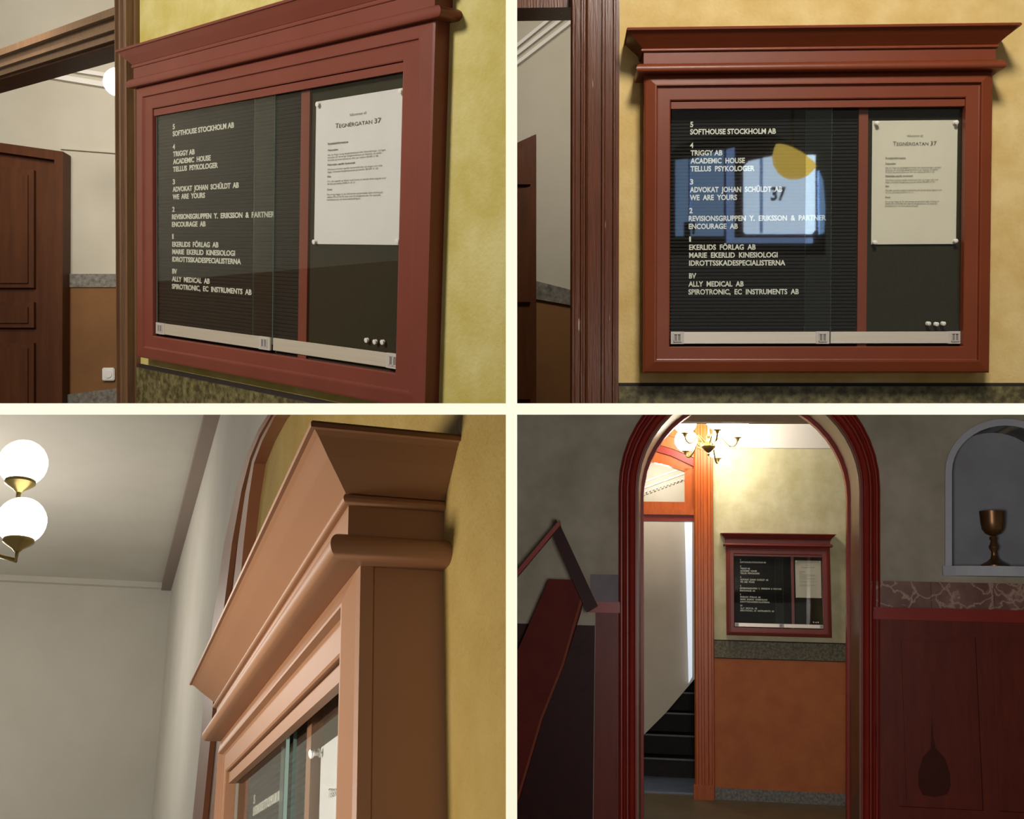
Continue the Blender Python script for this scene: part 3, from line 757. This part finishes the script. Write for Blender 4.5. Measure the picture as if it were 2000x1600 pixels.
# stairs beyond
Hs = 1.3
hw = struct(poly(S, 'wall_stairs', [(1150, 780), (1420, 780), (1420, 1290), (1362, 1320), (1345, 1340), (1300, 1393), (1250, 1443), (1190, 1500), (1150, 1530)], 0.75, 0.83, GREIGE), 'pale greige stairwell wall with a raked lower edge over the dark steps', 'wall')
for a, b in (((1240, 958), (1345, 920)), ((1240, 966), (1345, 930)), ((1240, 946), (1345, 908))):
    band(S, 'cornice_moulding', [a, b], [(a[0], a[1] + 3), (b[0], b[1] + 3)], 0.73, 0.75, WHITE, hw)
for i in range(14):
    a = 1250 + i * 7; b = 963 - i * 2.6
    band(S, 'dentil', [(a, b), (a + 3.5, b - 1.3)], [(a, b + 7), (a + 3.5, b + 5.7)], 0.725, 0.75, GREIGE, hw)
struct(poly(S, 'light_strip_1', [(1337, 1012), (1352, 1012), (1352, 1322), (1345, 1335)], 0.70, 0.75, emit('stairwell_daylight', (0.75, 0.85, 1.0), 0.55)), 'narrow glowing strip imitating bluish window light beside the orange red casing', 'window')  # glowing strip imitates window light in the stairwell
def fill_at(name, S_, p, power, r=0.06, c=(1, 0.94, 0.85)):
    d_ = bpy.data.lights.new(name, 'POINT'); d_.energy = power; d_.shadow_soft_size = r; d_.color = c
    o_ = bpy.data.objects.new(name, d_); o_.location = S_.M @ Vector(p); col.objects.link(o_); return o_
fill_at('stairwell_fill', S, (B(1290, 900, 0.4)[0], 0.35, B(1290, 900, 0.4)[1] - 0.1), 13)  # added point fill that brightens the stairwell wall, no fitting modelled
st = thing('staircase', 'dark stone steps rising behind the orange red doorway casing', 'stairs', S, (B(1300, 1560, 0.4)[0], 0.4, zf))
xs0, xs1 = B(1180, 1500, 0.5)[0], B(1394, 1300)[0] + 0.018
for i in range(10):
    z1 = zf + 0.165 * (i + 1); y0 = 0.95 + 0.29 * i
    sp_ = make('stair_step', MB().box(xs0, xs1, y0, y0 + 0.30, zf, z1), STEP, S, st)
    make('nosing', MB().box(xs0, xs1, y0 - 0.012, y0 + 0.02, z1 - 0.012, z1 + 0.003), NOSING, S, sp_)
struct(make('floor_landing', MB().box(xs0, xs1, 0.16, 0.96, zf - 0.05, zf + 0.012), LANDING, S), 'stone landing tinted by bluish light at the foot of the dark steps', 'floor')
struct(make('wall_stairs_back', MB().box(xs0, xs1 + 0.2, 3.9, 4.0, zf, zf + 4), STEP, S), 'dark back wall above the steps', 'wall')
struct(make('wall_stairs_side', MB().box(B(1394, 1300)[0] + 0.02, B(1394, 1300)[0] + 0.12, 0.16, 3.9, zf, zf + 4), GREIGE, S), 'stairwell side wall behind the casing', 'wall')
# ceiling beam behind the arch
struct(flat(S, 'ceiling_beam', 1180, 700, 1760, 824, -1.02, -0.92, TAN), 'tan plaster ceiling beam above the chandelier', 'beam')
struct(make('ceiling', MB().box(-1.4, 1.6, -1.15, 0.0, B(1500, 790)[1], B(1500, 790)[1] + 0.05), WHITE, S), 'white ceiling above the chandelier', 'ceiling')

# arch wall
cxp, sp = 1463, 955
def arch(hw, b, y, n=24, zbot=None):
    pts = [B(cxp - hw, 1700, y)]
    for i in range(n + 1):
        a = math.pi - math.pi * i / n
        pts.append(B(cxp + hw * math.cos(a), sp - b * math.sin(a), y))
    pts.append(B(cxp + hw, 1700, y))
    return pts
AI = arch(219, 205, yF); AO = arch(255, 248, yF)
xl, xr = B(960, 1200, yF)[0], B(2080, 1200, yF)[0]
def arch_wall(inner, y0, y1, ztop):
    v = []; f = []
    n = len(inner)
    mid = n // 2
    for i, (x, z) in enumerate(inner):
        xe = xl if i <= mid else xr
        v += [(x, y0, z), (xe, y0, z), (xe, y1, z), (x, y1, z)]
    mbx = MB()
    for i in range(n - 1):
        if i == mid: continue
        mbx.add(v[i * 4:i * 4 + 8], [(j, (j + 1) % 4, 4 + (j + 1) % 4, 4 + j) for j in range(4)])
    a = inner[mid]; b = inner[mid + 1]
    mbx.add([(a[0], y0, a[1]), (b[0], y0, b[1]), (b[0], y1, b[1]), (a[0], y1, a[1]), (xr, y0, b[1]), (xr, y1, b[1])], [(0, 1, 2, 3)])
    mbx.box(xl, xr, y0, y1, max(a[1], b[1]), ztop)
    return mbx
NI0, NI1, NIS, NIB, NIT = 1850, 2075, 922, 1108, 832    # niche: left, right, springing, sill, crown
nic = [B(NI0 + 8, NIB, yF)] + [B((NI0 + NI1) / 2 - (NI1 - NI0 - 16) / 2 * math.cos(math.pi * i / 20), NIS - (NIS - NIT) * math.sin(math.pi * i / 20), yF) for i in range(21)] + [B(NI1 - 8, NIB, yF)]
# left and right leaves of the arch wall; the right one has the niche cut out
mid = len(AI) // 2
def leaf(side):
    mbx = MB()
    pts = AI[:mid + 1] if side < 0 else AI[mid:]
    xe = xl if side < 0 else nic[0][0]
    for i in range(len(pts) - 1):
        (x0, z0), (x1, z1) = pts[i], pts[i + 1]
        v = [(x0, yF, z0), (xe, yF, z0), (xe, yB, z0), (x0, yB, z0), (x1, yF, z1), (xe, yF, z1), (xe, yB, z1), (x1, yB, z1)]
        mbx.add(v, [(j, (j + 1) % 4, 4 + (j + 1) % 4, 4 + j) for j in range(4)] + [(0, 1, 2, 3), (4, 7, 6, 5)])
    if side < 0:
        zt_ = AI[mid][1]
        mbx.box(xe, AI[mid][0], yF, yB, zt_, zt_ + 1.5)
    else:
        zt_ = AI[mid][1]
        mbx.box(AI[mid][0], xr, yF, yB, zt_, zt_ + 1.5)
    return mbx
struct(make('wall_arch_left', leaf(-1), GREYWALL, S), 'dim marbled grey plaster wall left of the red arch', 'wall')
o = struct(make('wall_arch_right', leaf(1), GREYWALL, S), 'dim marbled grey plaster wall between red arch and niche', 'wall')
zsill = nic[0][1]; ztop_ = AI[mid][1]
mbx = MB()
for i in range(len(nic) - 1):
    (x0, z0), (x1, z1) = nic[i], nic[i + 1]
    if abs(x0 - x1) < 1e-5: continue
    mbx.add([(x0, yF, z0), (x1, yF, z1), (x1, yF, ztop_), (x0, yF, ztop_), (x0, yB, z0), (x1, yB, z1), (x1, yB, ztop_), (x0, yB, ztop_)],
            [(0, 1, 2, 3), (4, 7, 6, 5), (0, 4, 5, 1), (2, 6, 7, 3)])
mbx.box(nic[0][0], xr, yF, yB, zf - 0.1, zsill)
mbx.box(nic[-1][0], xr, yF, yB, zsill, ztop_)
make('wall_over_niche', mbx, GREYWALL, S, o)
# niche recess
nr = thing('wall_niche', 'blue grey arched wall niche with pale rim holding a goblet', 'niche', S, ((nic[0][0] + nic[-1][0]) / 2, yF, zsill))
nr['kind'] = 'structure'
ND = 0.30
v = []; f = []
for (x, z) in nic: v += [(x, yF - 0.004, z), (x, yF + ND, z)]
f = [(2 * i, 2 * i + 1, 2 * i + 3, 2 * i + 2) for i in range(len(nic) - 1)]
f.append(tuple(2 * i + 1 for i in range(len(nic))))
make('niche_recess', MB().add(v, f), NICHE, S, nr, smooth=False)
rim_o = [B(NI0 - 5, NIB, yF)] + [B((NI0 + NI1) / 2 - (NI1 - NI0 + 10) / 2 * math.cos(math.pi * i / 20), NIS - (NIS - NIT + 13) * math.sin(math.pi * i / 20), yF) for i in range(21)] + [B(NI1 + 5, NIB, yF)]
make('niche_rim', MB().strip(nic, rim_o, yF - 0.02, yF + 0.01), NICHE_RIM, S, nr)
sh = []
xa0, xa1 = B(1840, 1115, yF)[0], B(2090, 1115, yF)[0]
zs_hi, zs_lo = B(1900, 1107, yF)[1], B(1900, 1126, yF)[1]
A_ = []; 
shp = [(xa0 + (xa1 - xa0) * i / 12, yF - 0.03 - 0.16 * math.sin(math.pi * i / 12) ** 0.8) for i in range(13)]
v = [(x, y, zs_lo) for x, y in shp] + [(x, y, zs_hi) for x, y in shp] + [(xa0, yF, zs_lo), (xa1, yF, zs_lo), (xa0, yF, zs_hi), (xa1, yF, zs_hi)]
f = [(i, i + 1, 14 + i, 13 + i) for i in range(12)] + [tuple(range(13)) + (27, 26), tuple(13 + i for i in range(13)) + (29, 28), (0, 13, 28, 26), (12, 27, 29, 25)]
make('niche_shelf', MB().add(v, f), NICHE_RIM, S, nr)
make('niche_floor', MB().box(nic[0][0], nic[-1][0], yF, yF + ND, zsill - 0.02, zs_hi), NICHE_RIM, S, nr)
# goblet
gx, _ = B(1942, 1100, yF + 0.03)
gz0 = zs_hi
gz1 = B(1942, 999, yF + 0.03)[1]
hh = gz1 - gz0
gob = thing('bronze_goblet', 'dark bronze goblet standing in the blue grey niche', 'goblet', S, (gx, yF + 0.03, gz0))
make('goblet_foot', MB().lathe([(0.082, 0), (0.082, 0.012), (0.070, 0.022), (0.045, 0.034), (0.022, 0.055), (0.018, 0.075)], (gx, yF + 0.03, gz0), 24), BRONZE, S, gob, smooth=True)
make('goblet_stem', MB().lathe([(0.018, 0.07), (0.016, 0.10), (0.026, 0.115), (0.030, 0.13), (0.022, 0.145), (0.016, 0.165), (0.024, 0.18), (0.020, 0.195)], (gx, yF + 0.03, gz0), 20), BRONZE, S, gob, smooth=True)
make('goblet_bowl', MB().lathe([(0.02, hh * 0.56), (0.048, hh * 0.60), (0.066, hh * 0.68), (0.073, hh * 0.80), (0.077, hh), (0.071, hh), (0.066, hh * 0.80), (0.055, hh * 0.70), (0.01, hh * 0.64)], (gx, yF + 0.03, gz0), 28), BRONZE, S, gob, smooth=True)

# arch casing: concentric mouldings, and the lining of the opening
ac = thing('trim_7', 'glossy dark red moulded casing round the big arched opening', 'arch', S, (B(1463, 1600, yF)[0], yF, zf))
ac['kind'] = 'structure'
def mix(t): return [(a[0] * (1 - t) + b[0] * t, a[1] * (1 - t) + b[1] * t) for a, b in zip(AI, AO)]
def round_band(t0, t1, base, dep, n=8):
    mb_ = MB(); rows = []
    for i in range(n + 1):
        a = math.pi * i / n
        rows.append((t0 + (t1 - t0) * (0.5 - 0.5 * math.cos(a)), yF - base - dep * math.sin(a)))
    lines = [(mix(t), y) for t, y in rows]
    m_ = len(AI); v = []
    for pts, y in lines: v += [(p[0], y, p[1]) for p in pts]
    return mb_.add(v, [(k * m_ + i, k * m_ + i + 1, (k + 1) * m_ + i + 1, (k + 1) * m_ + i) for k in range(n) for i in range(m_ - 1)])
for t0, t1, dep in ((0.0, 0.08, 0.022), (0.46, 0.54, 0.016), (0.78, 0.86, 0.026)):
    make('arch_moulding', MB().strip(mix(t0), mix(t1), yF - dep, yF + 0.002), ARCHRED, S, ac, smooth=True)
for t0, t1, base, dep in ((0.08, 0.46, 0.004, 0.048), (0.54, 0.78, 0.006, 0.050), (0.86, 1.0, 0.004, 0.044)):
    make('arch_moulding', round_band(t0, t1, base, dep), ARCHRED, S, ac, smooth=True)
v = []; f = []
for (x, z) in AI: v += [(x, yF - 0.01, z), (x, yB + 0.02, z)]
LIN = mat('brown_arch_lining', (0.20, 0.085, 0.035), 0.4, (0.16, 0.06, 0.026), 5)
c_in = [((x - AI[0][0]) , z) for x, z in AI]
xm = (AI[0][0] + AI[-1][0]) / 2
def inset(pts, e): return [(xm + (x - xm) * (1 - e / abs(AI[0][0] - xm)), z - e if 0 < i < len(pts) - 1 and z > pts[1][1] + 1e-4 else z) for i, (x, z) in enumerate(pts)]
make('arch_lining', MB().strip(AI, inset(AI, 0.012), yF - 0.005, yB + 0.02), LIN, S, ac, smooth=True)
make('arch_stop', MB().strip(inset(AI, 0.012), inset(AI, 0.030), yB - 0.05, yB + 0.02), ARCHRED, S, ac, smooth=True)

# wainscot right of the arch
wn = thing('wainscot_panelling', 'dark red wainscot panelling with marble band right of the arch', 'wainscot', S, (B(1850, 1600, yF)[0], yF, zf))
xo = AO[-1][0]
Zp = lambda py: B(1463, py, yF)[1]
for (a, b) in ((xo, xo + 0.36), (xo + 0.362, xo + 0.74), (xo + 0.742, xr)):
    make('marble_slab', MB().box(a, b, yF - 0.03, yF, Zp(1180), Zp(1130)), MARBLE, S, wn, label='veined red-brown marble slab')
make('cap_rail', MB().box(xo, xr, yF - 0.075, yF, Zp(1188), Zp(1180)).box(xo, xr, yF - 0.055, yF, Zp(1203), Zp(1188)), ARCHRED, S, wn)
make('top_rail', MB().box(xo, xr, yF - 0.035, yF, Zp(1232), Zp(1203)), WAINSCOT, S, wn)
xs = B(1748, 1400, yF)[0]; xe = B(1910, 1400, yF)[0]; xe2 = B(1940, 1400, yF)[0]
make('stile', MB().box(xo, xs, yF - 0.035, yF, Zp(1560), Zp(1232)), WAINSCOT, S, wn)
make('stile', MB().box(xe, xe2, yF - 0.035, yF, Zp(1560), Zp(1232)), WAINSCOT, S, wn)
make('bottom_rail', MB().box(xo, xr, yF - 0.035, yF, Zp(1592), Zp(1560)), WAINSCOT, S, wn)
pn = make('panel', MB().box(xs, xe, yF - 0.012, yF, Zp(1560), Zp(1232)).box(xs + .05, xe - .05, yF - 0.022, yF, Zp(1548), Zp(1244)), WAINSCOT, S, wn)
make('panel', MB().box(xe2, xr, yF - 0.012, yF, Zp(1560), Zp(1232)), WAINSCOT, S, wn)
make('plinth', MB().box(xo, xr, yF - 0.06, yF, zf, Zp(1592)), STONE_GREY, S, wn)
fig = [(1820, 1400), (1823, 1440), (1828, 1462), (1846, 1482), (1855, 1510), (1857, 1535), (1850, 1552), (1826, 1557), (1802, 1553), (1794, 1535), (1794, 1508), (1802, 1480), (1818, 1462), (1819, 1440)]
poly(S, 'veneer_figure', fig, yF - 0.0235, yF - 0.0205, mat('dark_veneer', (0.065, 0.009, 0.004), 0.5, (0.050, 0.007, 0.003), 10, spec=0.15), pn)
# wainscot left of the arch
wl = thing('wainscot_panelling', 'dark red wainscot with cap rail between stair rail and arch', 'wainscot', S, (B(1180, 1600, yF)[0], yF, zf))
xo2 = AO[0][0]; xw0 = B(985, 1400, yF)[0]; xw1 = B(1150, 1400, yF)[0]
make('cap_rail', MB().box(xw1, xo2, yF - 0.07, yF, Zp(1190), Zp(1182)).box(xw1, xo2, yF - 0.05, yF, Zp(1204), Zp(1190)), ARCHRED, S, wl)
make('panel', MB().box(B(1162, 1400, yF)[0], xo2, yF - 0.03, yF, zf, Zp(1204)), WAINSCOT, S, wl)
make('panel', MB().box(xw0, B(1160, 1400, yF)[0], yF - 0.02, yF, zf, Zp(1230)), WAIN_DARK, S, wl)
make('marble_slab', MB().box(xw1, xo2, yF - 0.015, yF, Zp(1182), Zp(1128)), mat('mauve_grey_stone', (0.17, 0.14, 0.16), 0.7, (0.21, 0.18, 0.18), 4), S, wl, label='mauve grey stone slab')
# stair rail and raked panel on the far left
sr = thing('stair_handrail', 'dark red stair handrail peaked like a gable left of the arch', 'handrail', S, (B(1090, 1200, -2.0)[0], -2.0, B(1090, 1200, -2.0)[1]))
band(S, 'rail_bar', [(1084, 1014), (1092, 1024), (1166, 1184)], [(1078, 1040), (1086, 1060), (1146, 1196)], -2.05, -1.98, WAIN_DARK, sr)
band(S, 'rail_bar', [(1092, 1016), (985, 1143)], [(1094, 1026), (985, 1156)], -2.06, -2.0, ARCHRED, sr)
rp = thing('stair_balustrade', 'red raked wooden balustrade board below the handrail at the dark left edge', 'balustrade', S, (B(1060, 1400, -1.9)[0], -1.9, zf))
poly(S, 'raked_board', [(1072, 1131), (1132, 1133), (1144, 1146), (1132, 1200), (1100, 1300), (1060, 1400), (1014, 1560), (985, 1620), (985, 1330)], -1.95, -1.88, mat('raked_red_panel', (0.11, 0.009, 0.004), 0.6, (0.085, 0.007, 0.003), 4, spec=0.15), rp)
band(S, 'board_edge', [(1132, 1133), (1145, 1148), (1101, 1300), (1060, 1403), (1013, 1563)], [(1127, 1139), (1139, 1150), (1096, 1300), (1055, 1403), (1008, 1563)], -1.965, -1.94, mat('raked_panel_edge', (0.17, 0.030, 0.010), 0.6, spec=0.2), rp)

cabinet(S, 'BR', 'small dark red glass notice cabinet seen through the arch',
        'small white paper notice in the cabinet seen through the arch', 'cabinet behind the arch')

# chandelier
hub = S.un(1384, 872, 'y', -0.55)
ch = thing('chandelier', 'brass chandelier with five lit opal globes below the beam', 'chandelier', S, hub)
make('hub', MB().lathe([(0.004, -0.075), (0.012, -0.06), (0.008, -0.05), (0.028, -0.035), (0.05, -0.012), (0.055, 0.0), (0.04, 0.02), (0.02, 0.035), (0.014, 0.06), (0.022, 0.075), (0.014, 0.09), (0.01, 0.11)], hub, 20), BRASS, S, ch, smooth=True)
make('stem', MB().tube([hub + Vector((0, 0, 0.1)), hub + Vector((0, 0, 0.62))], 0.009), BRASS, S, ch)
RA = 0.215
for i in range(5):
    a = math.radians(72 * i + 2)
    dx, dy = math.cos(a), -math.sin(a)
    pts = []
    for j in range(15):
        t = j / 14
        r = 0.03 + (RA - 0.03) * (1 - (1 - t) ** 1.2)
        z = 0.025 + 0.05 * math.sin(min(t * 3.4, math.pi)) - 0.085 * math.sin(max(0, (t - 0.30)) / 0.70 * math.pi) * 0.9 + 0.02 * t
        pts.append(hub + Vector((dx * r, dy * r, z - (0.14 if dy > 0 else 0.03) * dy * t)))
    arm = make('arm', MB().tube(pts, 0.0075), BRASS, S, ch, smooth=True)
    e = pts[-1]
    # small scroll by the hub
    sc = [hub + Vector((dx * (0.085 + 0.028 * math.cos(q_) * (1 - q_ / 12)), dy * (0.085 + 0.028 * math.cos(q_) * (1 - q_ / 12)), 0.012 + 0.028 * math.sin(q_) * (1 - q_ / 12))) for q_ in [0.55 * k_ for k_ in range(14)]]
    make('scroll', MB().tube(sc, 0.004, 6), BRASS, S, arm, smooth=True)
    make('cup', MB().lathe([(0.010, -0.005), (0.016, 0.012), (0.030, 0.018), (0.036, 0.03), (0.036, 0.042), (0.028, 0.046)], e, 18), BRASS, S, ch, smooth=True)
    make('globe', MB().ball(e + Vector((0, 0, 0.105)), 0.088), GLOBE, S, ch, smooth=True)

# ================================================================== mouldings and globes of the lower left hall
S = BL
mo = thing('trim_8', 'grey plaster ceiling moulding behind the close-up cornice', 'moulding', S, C0)
mo['kind'] = 'structure'
make('moulding_run', MB().box(C0.x - 0.01, C0.x + 0.045, C0.y - 6, C0.y, hz - 0.035, hz + 0.01), GREIGE_BL, S, mo)
make('moulding_run', MB().box(C0.x, C0.x + 6, C0.y - 0.06, C0.y + 0.01, hz - 0.04, hz + 0.01), mat('taupe_moulding', (0.30, 0.24, 0.20), 0.8), S, mo)
lz = hz - 0.25
def depth_point(px, py, Y_):
    return S.inv @ (CAM + Vector(((px - 1000) / FPX * Y_, Y_, (800 - py) / FPX * Y_)))
YG = 2.9
g1, g2 = depth_point(45, 905, YG), depth_point(42, 1018, YG - 0.05)
rg = 46 / FPX * YG
ch = thing('chandelier', 'two stacked lit white globes on brass cups at the far left edge', 'chandelier', S, g2)
for g in (g1, g2):
    make('globe', MB().ball(g, rg), GLOBE_BL, S, ch, smooth=True)
    make('cup', MB().lathe([(rg * 0.12, -rg * 1.32), (rg * 0.22, -rg * 1.2), (rg * 0.45, -rg * 1.05), (rg * 0.62, -rg * 0.92), (rg * 0.62, -rg * 0.80), (rg * 0.3, -rg * 0.78)], g, 18), BRASS, S, ch, smooth=True)
fill_at('hall_fill_low', S, depth_point(-300, 1250, 4.6), 46, 0.2)  # unseen fill set apart from the globes, added to brighten the hall
a0 = depth_point(-40, 1010, YG)
for g in (g1, g2):
    e = g + Vector((0, 0, -rg * 1.3))
    make('arm', MB().tube([e, e + Vector((0, 0, -rg * 0.4)), (e + a0) / 2 + Vector((0, 0, -rg * 0.9)), a0], rg * 0.10), BRASS, S, ch, smooth=True)

for o in bpy.data.objects:
    if '_o' in o: del o['_o']
